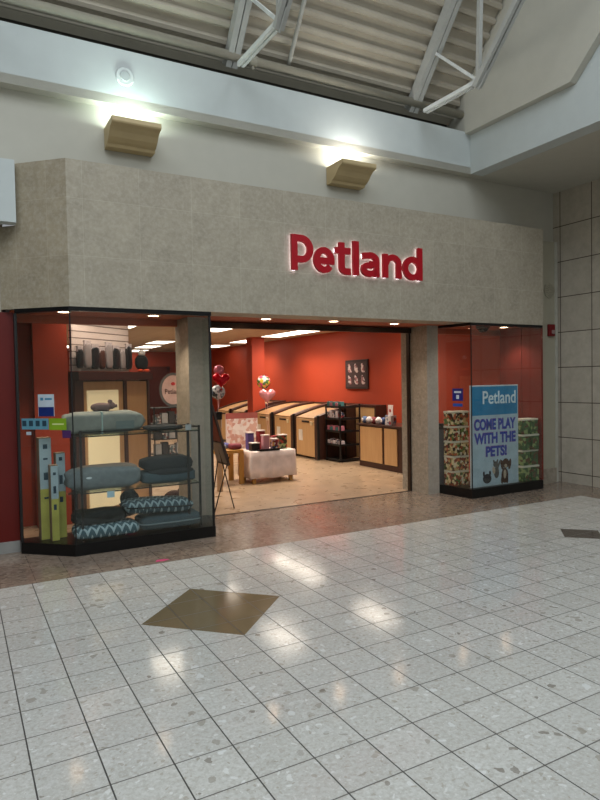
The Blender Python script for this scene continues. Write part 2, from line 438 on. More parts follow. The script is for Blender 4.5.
# right-hand pilaster in front of the stone corner
struct('wall_pilaster', B().box(8.36, 9.03, 7.19, 7.295, .25, 4.1), P('pilaster_paint', '#a29d8b', var=.03))
struct('trim_2', B().box(8.99, 9.045, 7.17, 7.2, .0, 4.1), P('pale_trim', '#b0aea2'))
struct('baseboard_right', B().box(8.36, 8.985, 7.16, 7.295, 0, .25), M['pier'])
# soffit over the shop front
struct('ceiling_entry', B().prism([(1.1, 6.9), (8.3, 6.9), (8.3, 7.3), (8.5, 7.3), (8.5, YT), (.5, YT), (.5, 7.46)], ZH+.001, ZH+.06), M['soffit'])
struct('wall_header', B().box(-4, 8.5, YT, YT+.1, 2.56, ZS), M['soffit'])
struct('trim_3', B().box(2.86, 6.42, YT-.06, YT-.005, 2.55, 2.628), M['bronze'])
# piers
struct('wall_pier_right', B().box(6.43, 6.655, 7.5, 8.14, 0, ZH), M['pier'])
struct('wall_pier_left', B().box(2.57, 2.84, 7.5, 8.02, 0, ZH), M['pier'])
struct('trim_4', B().box(6.40, 6.428, 7.9, 7.97, 0, 2.55).box(2.842, 2.87, 7.9, 7.97, 0, 2.55), M['bronze'])
# shop shell
struct('wall_shop_right', B().box(8.5, 8.65, 7.62, 24, 0, ZS), M['red'])
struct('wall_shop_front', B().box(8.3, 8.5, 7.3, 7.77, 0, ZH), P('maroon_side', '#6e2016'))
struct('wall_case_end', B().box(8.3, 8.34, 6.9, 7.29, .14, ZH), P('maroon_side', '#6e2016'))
struct('wall_shop_far', B().box(-4, 8.65, 24, 24.15, 0, ZS), M['red'])
struct('wall_shop_left', B().box(-4, -3.85, 8.85, 24, 0, ZS), M['red'])
struct('wall_shop_corner', B().box(-4, 1.3, 8.7, 8.85, 0, ZS).box(.87, 1.28, 8.5, 8.7, 0, ZH+.4), M['red'])
struct('wall_case_left', B().box(.50, .54, 7.46, 8.7, 0, ZS), P('grey_case_end', '#5d5552'))
struct('ceiling', B().box(-4, 8.65, YT+.1, 24.1, ZS, ZS+.1), M['stile'])
struct('wall_shop_column', B().box(7.18, 7.56, 15.64, 16.0, 0, ZS), M['redcol'])
struct('door_1', B().box(6.3, 6.42, 23.93, 24, 0, 2.45).box(7.3, 7.42, 23.93, 24, 0, 2.45).box(6.3, 7.42, 23.93, 24, 2.35, 2.47).box(6.42, 7.3, 23.96, 24, 0, 2.35), P('dark_red_door', '#5c160e'))
# rest of the mall hall behind the camera
struct('wall_rear', B().box(-12, XR, -14.2, -14, 0, 9.3), M['cream'])
struct('wall_left_hall', B().box(-12.2, -12, -14, 7.6, 0, 9.3), M['cream'])
struct('ceiling_left_hall', B().box(-12, -7, -14, 7.16, ZC, ZC+.2), M['cream'])

# ---- corrugated steel deck sloping up from behind the beam
def deck():
    b = B(); p0 = Vector((0, 7.5, 5.80)); d = Vector((0, -1.0, 1.205)).normalized(); n = Vector((0, -1.205, -1.0)).normalized()
    L = (9.3-5.8)/d.z; t = 0; prof = []
    while t < L:
        for dt, h in ((0, 0), (.10, 0), (.12, .055), (.165, .055)): prof.append((t+dt, h))
        t += .19
    rows = []
    for x in (-12, 6.93):
        rows.append([b.b.verts.new(Vector((x, 0, 0))+p0+d*t_+n*h) for t_, h in prof])
    for i in range(len(prof)-1): b.b.faces.new((rows[0][i], rows[1][i], rows[1][i+1], rows[0][i+1]))
    top = [b.b.verts.new(Vector((x, 0, 0))+p0+d*prof[-1][0]-n*.12) for x in (-12, 6.93)]
    bot = [b.b.verts.new(Vector((x, 0, 0))+p0-n*.12) for x in (-12, 6.93)]
    b.b.faces.new((bot[0], top[0], top[1], bot[1]))
    b.b.faces.new((rows[0][-1], rows[1][-1], top[1], top[0])); b.b.faces.new((rows[0][0], bot[0], bot[1], rows[1][0]))
    bmesh.ops.recalc_face_normals(b.b, faces=b.b.faces)
    return b
struct('ceiling_deck', deck(), M['deck'])
struct('wall_back_upper', B().box(-12, 6.93, 7.55, 7.6, 5.585, 6.0), P('dark_beam_back', '#4d4a43'))

# ---- roof frames
def roof_frame(x, label):
    t = thing('roof_frame', label, 'roof frame', (x, 7.3, 5.6), 0, 'steel frames under the sloping roof deck')
    def L(y, z): return (0, y-7.3, z-5.6)
    def dbl(p0, p1, wd, th, gap):
        b = B()
        for s in (-1, 1): b.bar((p0[0]+s*gap, p0[1], p0[2]), (p1[0]+s*gap, p1[1], p1[2]), wd, th)
        return b
    rb = dbl(L(7.33, 5.79), L(4.75, 8.9), .07, .15, .042); rb.bar(L(7.33, 5.79), L(4.75, 8.9), .10, .02)
    obj('rafter', rb, M['steel'], t)
    obj('tie_bar', dbl(L(7.0, 5.66), L(5.97, 5.64), .035, .055, .027), P('white_painted_steel', '#c9cbc8', rough=.45), t)
    obj('lower_chord', dbl(L(6.0, 5.59), L(3.8, 7.9), .045, .075, .033), M['steel'], t)
    obj('post', B().bar(L(5.97, 5.66), L(5.90, 7.45), .055, .055), M['steel'], t)
    obj('strut', B().bar(L(6.0, 5.68), L(6.76, 6.36), .035, .035), P('white_painted_steel', '#c9cbc8'), t)
    obj('gusset_plate', B().bar(L(6.01, 5.57), L(5.85, 5.75), .012, .12), M['steel'], t)
    return t
f0 = roof_frame(6.03, 'grey steel roof frame nearest the right-hand white gable wall')
tree_copy(f0, (3.14, 7.3, 5.6), label='grey steel roof frame at top centre, left of the gable wall frame')
tree_copy(f0, (.25, 7.3, 5.6), label='grey steel roof frame farthest left, beyond the picture edge')
pp = thing('sprinkler_pipe', 'long round grey pipe running along above the white beam', 'pipe', (0, 7.22, 5.86))
obj('pipe', B().tube((-12, 0, 0), (6.93, 0, 0), .058, seg=20), M['pipe'], pp, smooth=True)
obj('coupling', B().tube((3.35, 0, 0), (3.45, 0, 0), .07, seg=20).tube((3.4, -.0, -.05), (3.4, -.03, -.12), .018), M['pipe'], pp)
tag(obj('conduit', B().tube((3.92, 7.22, 5.93), (3.84, 5.2, 8.35), .028, seg=12), M['steel'], smooth=True), 'thin grey conduit rising up the roof deck between two frames', 'pipe')
dk = thing('wall_cover', 'small round white cover disc on the white beam above left sconce', 'cover', (1.78, 7.158, 5.285))
obj('disc', B().tube((0, 0, 0), (0, -.018, 0), .105, .095, seg=32), P('disc_white', '#c2c8c6'), dk)
obj('rim', B().tube((0, -.018, 0), (0, -.024, 0), .06, .05, seg=32), P('disc_rim', '#a9b0ae'), dk)

# ---- sconces
def sconce(x, label, col, power):
    z0 = 4.485
    t = thing('wall_sconce', label, 'light', (x, YB, z0), 0, 'tan wall sconces above the shop fascia')
    under = [(-.004, 0), (-.13, 0), (-.15, .03), (-.19, .045), (-.24, .075), (-.29, .125), (-.34, .16), (-.405, .175), (-.415, .19), (-.415, .235)]
    inner = [(-.400, .235), (-.400, .195), (-.33, .18), (-.27, .14), (-.22, .09), (-.16, .05), (-.02, .02), (-.02, .235), (-.004, .235)]
    obj('housing', B().prism(under+inner, -.268, .268, 'x'), M['sconce'], t)
    ends = [(-.006, .001)]+under[1:]+[(-.006, .235)]
    for a0, a1 in ((-.272, -.266), (.266, .272)): obj('end_cap', B().prism(ends, a0, a1, 'x'), M['sconce'], t)
    obj('lamp', B().tube((-.20, -.14, .12), (.20, -.14, .12), .02), M['uplamp'], t)
    area('sconce_glow', (x, YB-.27, z0+.215), (PI, 0, 0), .42, .16, power, col)
    return t
sconce(1.835, 'tan box sconce glowing cool white, left one of two', (.80, 1.0, .93), 11)
sconce(4.79, 'tan box sconce glowing neutral white, right one above the lettering', (1.0, .98, .93), 11)

# ---- channel letters
sg = thing('shop_sign', 'big red backlit shop name lettering on the grey stone fascia', 'sign', (3.695, YF, 3.195))
lx = [('P', 3.678, 3.99, 3.205, 3.648), ('e', 3.996, 4.305, 3.195, 3.525), ('t', 4.322, 4.555, 3.195, 3.61), ('l', 4.594, 4.688, 3.20, 3.645), ('a', 4.722, 5.017, 3.195, 3.52), ('n', 5.08, 5.39, 3.20, 3.52), ('d', 5.42, 5.76, 3.195, 3.645)]
hm = M['halo']
def arc_pts(cx, cz, rx, rz_, a0, a1, n=26):
    return [(cx+rx*math.cos(math.radians(a0+(a1-a0)*i/n)), cz+rz_*math.sin(math.radians(a0+(a1-a0)*i/n))) for i in range(n+1)]
def stroke(b, pts, wd, y0, y1, sc=(1, 1), off=(0, 0)):
    """a flat-ended brush stroke along pts, extruded from y0 to y1; width is true in both directions"""
    p = [Vector((x*sc[0]+off[0], z*sc[1]+off[1])) for x, z in pts]; L, R = [], []
    for i, q in enumerate(p):
        d = (p[min(i+1, len(p)-1)]-p[max(i-1, 0)]).normalized(); n_ = Vector((-d.y, d.x))*wd/2
        L.append(q+n_); R.append(q-n_)
    rows = [[b.b.verts.new((q.x, y, q.y)) for q, y in ((L[i], y0), (R[i], y0), (R[i], y1), (L[i], y1))] for i in range(len(p))]
    fs = [b.b.faces.new((r0[k], r1[k], r1[(k+1) % 4], r0[(k+1) % 4])) for r0, r1 in zip(rows, rows[1:]) for k in range(4)]
    fs += [b.b.faces.new(rows[0]), b.b.faces.new(rows[-1])]
    bmesh.ops.recalc_face_normals(b.b, faces=fs)
# strokes in a box 0..w wide and 0..h high (centre lines inset by half a stroke)
def glyph(ch, w_, h_, t):
    e = t/2
    if ch == 'P':
        r = h_*.295
        return [[(e, 0), (e, h_)], [(e, h_-e), (w_*.45, h_-e)]+arc_pts(w_*.45, h_-e-(r-e*.0)+.0, w_*.55-e, r, 90, -90)+[(e, h_-e-2*r)]]
    if ch == 'e':
        return [arc_pts(w_/2, h_/2, w_/2-e, h_/2-e, 0, 322, 40), [(e*1.2, h_*.47), (w_-e*.1, h_*.47)], [(w_-e, h_*.5), (w_-e, h_*.40)]]
    if ch == 't':
        return [[(w_*.42, h_), (w_*.42, e*2.2)]+arc_pts(w_*.42+e*1.5, e*2.2, e*1.5, e*1.2, 180, 270, 8)+[(w_, e*1.05)], [(0, h_*.74), (w_, h_*.74)]]
    if ch == 'l': return [[(w_/2, 0), (w_/2, h_)]]
    if ch == 'a':
        return [[(w_*.10, h_-e*1.35)]+arc_pts(w_*.52, h_*.66, w_*.48-e, h_*.34-e, 110, 0, 16)+[(w_-e, 0)], arc_pts(w_*.47, h_*.29, w_*.47-e, h_*.29-e*.9, 60, 330, 26)+[(w_-e, h_*.18)], [(w_*.5, h_*.56-e*.4), (w_-e, h_*.58-e*.4)]]
    if ch == 'n':
        return [[(e, 0), (e, h_)], [(e, h_*.55)]+arc_pts(w_*.53, h_*.60, w_*.47-e, h_*.40-e, 160, 0, 20)+[(w_-e, 0)]]
    if ch == 'd':
        return [[(w_-e, 0), (w_-e, h_)], arc_pts(w_*.5, h_*.355, w_*.5-e, h_*.365-e, 0, 360, 40)]
for ch, x0, x1, z0, z1 in lx:
    w_, h_ = x1-x0, z1-z0; t_ = .084 if ch != 'l' else .092
    b = B()
    for si, st_ in enumerate(glyph(ch, w_, h_, t_)): stroke(b, st_, t_, -.066-si*.0008, -.028+si*.0005, (1, 1), (x0-3.68, z0-3.2))
    o = obj('letter', b, M['letter'], sg)
    b = B()
    for st_ in glyph(ch, w_, h_, t_): stroke(b, st_, t_*.6, -.027, -.020, (1, 1), (x0-3.68, z0-3.2))
    obj('halo_lamp', b, hm, o)

# ---- downlights
k = 0
dls = [(1.09, 7.42, 'in ceiling of the left display case, its left one'), (2.13, 7.48, 'in ceiling of the left display case, its right one'),
       (3.61, 7.40, 'over the entrance, its left one'), (4.65, 7.38, 'over the entrance, its middle one'), (5.74, 7.42, 'over the entrance, its right one'),
       (7.05, 7.42, 'in ceiling of the right display case, its left one'), (7.95, 7.35, 'in ceiling of the right display case, its right one')]
for x, y, lb in dls:
    t = thing('downlight', 'added unseen round downlight '+lb, 'light', (x, y, ZH), 0, 'recessed downlights in the shop-front soffit')
    obj('trim_ring', B().lathe([(.085, 0), (.085, -.006), (.062, -.006), (.062, 0)], seg=24), P('ring_white', '#d8d0c4'), t)
    obj('lens', B().tube((0, 0, -.001), (0, 0, -.004), .06, seg=24), M['dl'], t)
    l = bpy.data.lights.new('downlight_beam', 'SPOT'); l.energy = 26 if 2.5 < x < 6.5 else 55 if x < 2.5 else 26; l.spot_size = math.radians(115); l.spot_blend = .7; l.color = (1, .80, .62); l.shadow_soft_size = .05
    o = bpy.data.objects.new('downlight_beam', l); COL.objects.link(o); o.location = (x, y, ZH-.03)

for x, y, lb in ((1.62, 8.28, 'in shop ceiling before the slatwall, its left one'), (2.35, 8.62, 'in shop ceiling before the slatwall, its right one')):  # unseen extra downlights, added to brighten slatwall and cabinet behind the left case
    t = thing('downlight', 'added unseen round downlight '+lb, 'light', (x, y, ZS), 0, 'added unseen downlights brightening the slatwall')
    obj('trim_ring', B().lathe([(.085, 0), (.085, -.006), (.062, -.006), (.062, 0)], seg=24), P('ring_white', '#d8d0c4'), t)
    obj('lens', B().tube((0, 0, -.001), (0, 0, -.004), .06, seg=24), M['dl'], t)
    l = bpy.data.lights.new('downlight_beam', 'SPOT'); l.energy = 34; l.spot_size = math.radians(140); l.spot_blend = .7; l.color = (1, .86, .70); l.shadow_soft_size = .06
    o = bpy.data.objects.new('downlight_beam', l); COL.objects.link(o); o.location = (x, y, ZS-.03)
# ---- troffers
tr = [(7.62, 13.5, 0), (7.62, 14.75, 0), (5.3, 13.5, 0), (3.1, 13.1, 0), (7.75, 17.3, 1), (7.75, 19.8, 1), (5.4, 18.3, 1), (5.65, 20.6, 1), (5.95, 23.2, 1), (3.1, 17.8, 1), (3.1, 10.4, 0), (5.3, 10.4, 0), (7.45, 10.4, 0), (3.1, 21, 1), (.4, 13.5, 0), (.4, 18, 1)]
first = None
for i, (x, y, far) in enumerate(tr):
    lb = 'flush rectangular white fluorescent panel in the shop ceiling'
    if first is None:
        t = first = thing('ceiling_light', lb, 'light', (x, y, ZS), 0, 'fluorescent panels in the shop ceiling')
        obj('frame', B().box(-.31, .31, -.61, .61, -.012, -.001), P('troffer_frame', '#d8d2c6'), t)
        obj('diffuser', B().box(-.285, .285, -.585, .585, -.018, -.012), M['troffer'], t)
    else: tree_copy(first, (x, y, ZS), label=lb)
    if y < 18.5: area('troffer_beam', (x, y, ZS-.03), (0, 0, 0), .55, 1.15, 38, (1, .88, .72), 125)

# ================================================================== WINDOWS (display cases)
def pane(b, p, q, z0, z1, th=.012):
    p = Vector((p[0], p[1], 0)); q = Vector((q[0], q[1], 0)); n = (q-p).cross(Vector((0, 0, 1))).normalized()*th/2
    return b.prism([(p+n)[:2], (q+n)[:2], (q-n)[:2], (p-n)[:2]], z0, z1)
W1 = [(.59, 7.335), (1.07, 6.885), (2.62, 6.885), (2.76, 7.495)]
W2 = [(6.66, 7.495), (6.75, 6.885), (8.29, 6.885)]
b = B().prism([(.575, 7.32), (1.06, YF), (2.64, YF), (2.78, 7.498), (.575, 7.498)], 0, .125)
b.prism([(.575, 7.32), (1.06, YF+.0), (2.64, YF+.0), (2.66, 6.95), (1.1, 6.95), (.62, 7.40)], 2.60, ZH-.002)
w1 = struct('window_1', b, M['black'])
for p, q in zip(W1, W1[1:]): obj('pane', pane(B(), p, q, .125, 2.605), M['glass'], w1)
obj('corner_post', B().box(2.612, 2.635, 6.875, 6.9, .125, 2.60).box(.572, .60, 7.33, 7.447, .125, 2.60).box(1.064, 1.076, 6.872, 6.884, .125, 2.60), M['blackm'], w1)
b = B().prism([(6.66, 7.498), (6.735, YF), (8.30, YF), (8.295, 7.295), (8.29, 7.498)], 0, .14)
b.prism([(6.66, 7.498), (6.735, YF), (8.30, YF), (8.30, 6.95), (6.83, 6.95), (6.76, 7.498)], 2.605, ZH-.002)
w2 = struct('window_2', b, M['black'])
for p, q in zip(W2, W2[1:]): obj('pane', pane(B(), p, q, .14, 2.61), M['glass'], w2)
cam_ = thing('dome_camera', 'small dark dome camera on the ceiling of right display case', 'camera', (7.42, 7.3, ZH))
obj('housing', B().lathe([(.11, 0), (.11, -.03), (.09, -.045)], seg=28), P('dome_base', '#3b1c18'), cam_)
obj('dome', B().ell((0, 0, -.045), (.085, .085, .06)), P('dome_dark', '#1a0e0d', rough=.15), cam_, smooth=True)

obj('corner_post', B().box(6.742, 6.754, 6.872, 6.884, .14, 2.605), M['blackm'], w2)
# alarm and speaker on the pilaster
al = thing('fire_alarm', 'red rectangular fire alarm strobe on the pale pilaster', 'alarm', (8.87, 7.19, 2.6))
obj('housing', B().box(-.072, .072, -.05, 0, -.1, .1, .008), P('alarm_red', '#6f0c10', rough=.5), al)
obj('strobe', B().box(-.02, .04, -.075, -.05, -.06, -.0, .005), P('strobe_clear', '#98807c', rough=.3), al)
sp = thing('wall_speaker', 'octagonal perforated grey speaker grille high on the pale pilaster', 'speaker', (8.85, 7.19, 3.27))
b = B().tube((0, 0, 0), (0, -.015, 0), .13, seg=8)
obj('grille', b, P('grille_grey', '#96917f'), sp)
b = B()
for r, n in ((.03, 6), (.06, 12), (.09, 16)):
    for i in range(n): a = 2*PI*i/n; b.tube((r*math.cos(a), -.014, r*math.sin(a)), (r*math.cos(a), -.017, r*math.sin(a)), .0065, seg=6)
obj('perforations', b, P('hole_dark', '#6b6757'), sp)

# ================================================================== LEFT DISPLAY CASE
ZB = .126
rk = thing('display_rack', 'black metal rack with two glass shelves inside left display case', 'rack', (0, 0, 0))
b = B()
for x, y in ((1.16, 6.99), (2.50, 6.99), (1.16, 7.38), (2.50, 7.38), (2.36, 6.99)): b.box(x-.011, x+.011, y-.011, y+.011, ZB, 1.32 if x != 2.36 else 1.32)
for z in (.645, 1.262, 1.31):
    b.box(1.16, 2.50, 6.983, 6.997, z-.012, z).box(1.16, 2.50, 7.373, 7.387, z-.012, z)
    b.box(1.153, 1.167, 6.99, 7.38, z-.012, z).box(2.493, 2.507, 6.99, 7.38, z-.012, z)
obj('frame', b, M['blackm'], rk)
for z in (.645, 1.262): obj('shelf', B().box(1.02, 2.49, 6.97, 7.40, z, z+.008), M['shelfglass'], rk)
obj('price_tag', B().box(2.33, 2.40, 6.968, 6.972, 1.27, 1.335), P('tag_grey', '#9aa2a4'), rk)
obj('price_tag', B().box(1.42, 1.50, 6.962, 6.966, .575, .645), P('tag_pale', '#a9c9d4'), rk)

def cush(name, label, c, r, mat, wr=.03, seed=1, e1=.55, e2=.35, group=None, rz=0, tiltx=0, piping=None):
    t = thing(name, label, ('pet mat' if name == 'pet_mat' else 'pet bed'), (c[0], c[1], c[2]), rz, group)
    tm = Matrix.Rotation(tiltx, 3, 'Y') if tiltx else None
    obj('cushion', B().ell((0, 0, r[2]), r, e1, e2, 40, 18, wr, seed, tm), mat, t, smooth=True)
    if piping:
        n = 48; pts = []
        for i in range(n):
            a = 2*PI*i/n; cx = math.copysign(abs(math.cos(a))**e2, math.cos(a)); sy = math.copysign(abs(math.sin(a))**e2, math.sin(a))
            v = Vector((cx*r[0]*1.005, sy*r[1]*1.005, 0)); v = tm @ v if tm else v
            pts.append((v.x, v.y, v.z+r[2]))
        obj('piping', B().loop_tube(pts, .008, True, 6), piping, t)
    return t
GREY = P('grey_plush', '#767b74', rough=.95, scale=20, bump=.5); GREY2 = P('blue_grey_plush', '#687274', rough=.95, scale=20, bump=.5)
DARK = P('charcoal_plush', '#1d2224', rough=.95, scale=20, bump=.5); TEAL = P('teal_grey_plush', '#35474d', rough=.95, scale=16, bump=.5)
TAN = P('tan_fleece', '#85786a', rough=.95, scale=25, bump=.5)
ZZ1 = zigzag_mat('zigzag_blue_fabric', '#2c4f59', '#93aab0', 11); ZZ2 = zigzag_mat('zigzag_dark_fabric', '#33474e', '#7f9498', 12)
t = cush('pet_bed', 'rolled grey pet bed on the top glass shelf of left case', (1.44, 7.17, 1.272), (.44, .18, .125), GREY, .10, 3)
obj('band', B().box(-.055, -.035, -.185, .185, .0, .252, .01), P('band_clear', '#8fa59f'), t)
obj('care_tag', B().box(.1, .3, -.19, -.184, .05, .14), P('tag_print', '#596664'), t)
t = cush('pet_bed', 'rounded blue grey pet bed with oval label on middle shelf', (1.42, 7.18, .655), (.40, .19, .125), GREY2, .09, 5)
obj('fleece_top', B().ell((.05, .03, .20), (.34, .15, .06), .6, .5), TAN, t, smooth=True)
obj('label', B().ell((-.18, -.186, .14), (.045, .006, .022)), P('label_white', '#b9c4c6'), t)
t = cush('pet_bed', 'black double-layer pet bed on middle shelf, right of the blue grey one', (2.15, 7.18, .655), (.32, .19, .08), TEAL, .08, 8)
obj('bolster', B().ell((-.0, .0, .225), (.30, .18, .085), .6, .45, 40, 18, .08, 4).ell((.02, -.06, .14), (.27, .14, .05), .7, .5, 30, 12, .08, 9), DARK, t, smooth=True)
cush('pet_bed', 'flat teal grey pet bed on case floor, right end of left case', (2.16, 7.17, ZB), (.37, .21, .09), TEAL, .03, 2, piping=P('piping_grey', '#6d7d80'))
t = cush('pet_bed', 'blue white zigzag patterned pet bed at case floor front left', (1.43, 7.15, ZB), (.35, .21, .075), ZZ1, .03, 6)
cush('pet_bed', 'small crumpled black pet cushion lying on the zigzag bed', (1.37, 7.18, ZB+.15), (.29, .17, .075), DARK, .14, 12, .6, .5)
cush('pet_bed', 'dark pet bed with pale zigzag top resting on the flat teal bed', (2.02, 7.15, ZB+.20), (.40, .20, .08), ZZ2, .05, 9, piping=DARK, tiltx=.06)
cush('pet_bed', 'folded charcoal pet blanket leaning behind zigzag beds in left case', (1.74, 7.30, ZB+.15), (.10, .08, .15), DARK, .15, 15, .7, .6)
cush('pet_mat', 'flat black pet mat on the top shelf right of the rolled bed', (2.12, 7.18, 1.272), (.21, .17, .03), DARK, .08, 21)
# plush pig on the top bed
pg = thing('plush_pig', 'small grey brown plush pig on top of the rolled grey bed', 'toy', (1.42, 7.16, 1.515))
PIG = P('pig_plush', '#6a5551', rough=.9)
obj('body', B().ell((0, 0, .05), (.115, .06, .05), .9, .9).ell((.11, 0, .065), (.05, .045, .04)).tube((.14, 0, .06), (.175, 0, .06), .018), PIG, pg, smooth=True)
for y in (.03, -.03): obj('ear', B().ell((.10, y, .11), (.02, .012, .022)), PIG, pg, smooth=True)
for x, y in ((-.06, .03), (-.06, -.03), (.06, .03), (.06, -.03)): obj('leg', B().ell((x, y, .02), (.022, .018, .022)), PIG, pg, smooth=True)
# tall boxes on the floor of the case
WB = P('pale_blue_card', '#a3b8bf', rough=.5); YB_ = P('yellow_green_card', '#b5b258', rough=.5); KR = P('brown_card', '#7d6650', rough=.6); INK = P('dark_blue_ink', '#25404f', rough=.5)
def tall_box(x0, x1, y0, y1, zt, split, label, marks):
    t = thing('tall_package', label, 'box', ((x0+x1)/2, (y0+y1)/2, ZB), .12, 'tall boxed pet gates in left case')
    w_, d_ = (x1-x0)/2, (y1-y0)/2
    obj('carton', B().box(-w_, w_, -d_, d_, 0, zt-ZB, .004), KR, t)
    obj('upper_print', B().box(-w_+.004, w_-.003, -d_-.003, -d_, split, zt-ZB-.01), WB, t)
    obj('lower_print', B().box(-w_+.004, w_-.003, -d_-.003, -d_, .005, split), YB_, t)
    for z0, z1 in marks: obj('printed_mark', B().box(-w_*.35, w_*.35, -d_-.005, -d_-.003, z0, z1), INK, t)
tall_box(.765, .895, 7.285, 7.40, 1.25, .56, 'tallest narrow package, pale blue over yellow, at case left end', [(1.0, 1.05), (.88, .9), (.66, .74), (.45, .47)])
tall_box(.862, .945, 7.165, 7.255, .955, .46, 'shortest narrow package, pale blue over yellow, in front', [(.72, .75), (.52, .6), (.34, .40)])
tall_box(.935, 1.035, 7.275, 7.37, 1.075, .52, 'middle height narrow package beside the grey pet beds', [(.86, .9), (.60, .70), (.40, .46)])

# stickers on the angled glass
U = Vector((-.734, .679, 0)); NN = Vector((-.679, -.734, 0)); G0 = Vector((1.07, 6.885, 0))
MG = Matrix((tuple(-U), tuple(-NN), (0, 0, 1))).transposed().to_4x4(); MG.translation = G0+NN*.0075
def glass_sticker(name, label, s0, s1, z0, z1, mat, extra=()):
    t = thing(name, label, 'sticker')
    # -U runs to the right as seen from outside, so x = -s
    obj('film', B().box(-s1, -s0, -.002, 0, z0, z1, m=MG), mat, t)
    for nm, a0, a1, b0, b1, mt in extra: obj(nm, B().box(-a1, -a0, -.003, -.002, b0, b1, m=MG), mt, t)
    return t
WH = P('sticker_white', '#b9c6cf', rough=.4); NB = P('sticker_navy', '#12296b', rough=.4); SB = P('sticker_blue', '#3d7fa0', rough=.4)
glass_sticker('window_sticker', 'white and navy card payment sticker on the angled glass', .21, .405, 1.49, 1.725, WH,
              [('lower_band', .215, .40, 1.49, 1.59, NB), ('emblem', .34, .375, 1.66, 1.69, SB), ('line', .235, .32, 1.665, 1.685, SB)])
ex = []
for i in range(4):
    s = .30+i*.082; ex += [('icon', s+.01, s+.06, 1.385, 1.445, INK)]
glass_sticker('window_sticker', 'strip of four light blue icon squares on angled glass', .285, .615, 1.35, 1.468, P('sticker_lightblue', '#5e93a6', rough=.4), ex)
glass_sticker('window_sticker', 'lime green sticker right of the blue icon strip', .07, .277, 1.345, 1.468, P('sticker_green', '#7da023', rough=.4), [('line', .10, .24, 1.40, 1.415, P('pale_line', '#c3cf8a'))])
glass_sticker('window_sticker', 'small purple sticker hanging below the green one', .02, .12, 1.26, 1.34, P('sticker_purple', '#4c2a5d', rough=.4))
glass_sticker('window_sticker', 'tiny white sticker under the blue icon strip', .50, .56, 1.29, 1.325, WH)

# ================================================================== RIGHT DISPLAY CASE
ZR = .141
ps = thing('poster_board', 'large blue and white poster board reading COME PLAY WITH THE PETS!', 'sign', (7.30, 6.955, ZR))
obj('board', B().box(-.51, .51, -.012, .012, 0, 1.56, .004), P('board_edge', '#b7c6cc'), ps)
obj('upper_panel', B().box(-.49, .49, -.015, -.012, 1.10, 1.54), P('poster_blue', '#0878a6', rough=.35), ps)
obj('lower_panel', B().box(-.49, .49, -.015, -.012, .02, 1.10), P('poster_pale', '#a8bcc6', rough=.35), ps)
fit_text('shop_name', 'Petland', -.26, .45, 1.27, 1.47, -.018, .003, P('poster_white', '#d5e3e8'), ps, .012)
BL = P('poster_lettering_blue', '#1b3c9c', rough=.4); RD = P('poster_lettering_edge', '#7a3a86', rough=.4)
for txt, x0, x1, z0, z1 in (('COME PLAY', -.44, .44, .875, 1.04), ('WITH THE', -.44, .44, .665, .825), ('PETS!', -.20, .24, .46, .615)):
    fit_text('slogan_outline', txt, x0-.008, x1+.008, z0-.008, z1+.008, -.0175, .002, RD, ps, .05)
    fit_text('slogan', txt, x0, x1, z0, z1, -.019, .0015, BL, ps, .033)
def flat(pts_ell, y):
    b = B()
    for cx, cz, rx, rz_, a in pts_ell:
        n = 20; pl = [(cx+rx*math.cos(2*PI*i/n)*math.cos(a)-rz_*math.sin(2*PI*i/n)*math.sin(a), cz+rx*math.cos(2*PI*i/n)*math.sin(a)+rz_*math.sin(2*PI*i/n)*math.cos(a)) for i in range(n)]
        b.prism(pl, y, y+.002, 'y')
    return b
BR = P('puppy_brown', '#4b2e20', rough=.6); KT = P('kitten_grey', '#5e5b57', rough=.6); LTN = P('fur_pale', '#b7a893', rough=.6); DG = P('print_dark', '#2b2a30', rough=.6)
obj('puppy_picture', flat([(.20, .14, .075, .12, 0), (.22, .33, .075, .075, 0), (.14, .31, .03, .08, .2), (.31, .31, .03, .085, -.2), (.14, .07, .025, .06, 0), (.25, .07, .025, .06, 0)], -.017), BR, ps)
obj('puppy_chest', flat([(.20, .16, .03, .07, 0), (.22, .29, .03, .03, 0)], -.0185), LTN, ps)
obj('kitten_picture', flat([(.02, .20, .055, .09, 0), (.0, .33, .05, .045, 0), (-.035, .375, .018, .03, .3), (.04, .375, .018, .03, -.3), (.07, .32, .02, .09, -.5)], -.017), KT, ps)
obj('kitten_chest', flat([(-.04, .24, .03, .06, .2)], -.0185), LTN, ps)
obj('rabbit_picture', flat([(-.18, .12, .09, .075, 0), (-.25, .20, .02, .04, 0), (-.12, .20, .02, .04, 0)], -.017), DG, ps)
for x in (-.45, .37): obj('stand_foot', B().box(x, x+.08, .014, .10, 0, .02), M['blackm'], ps)

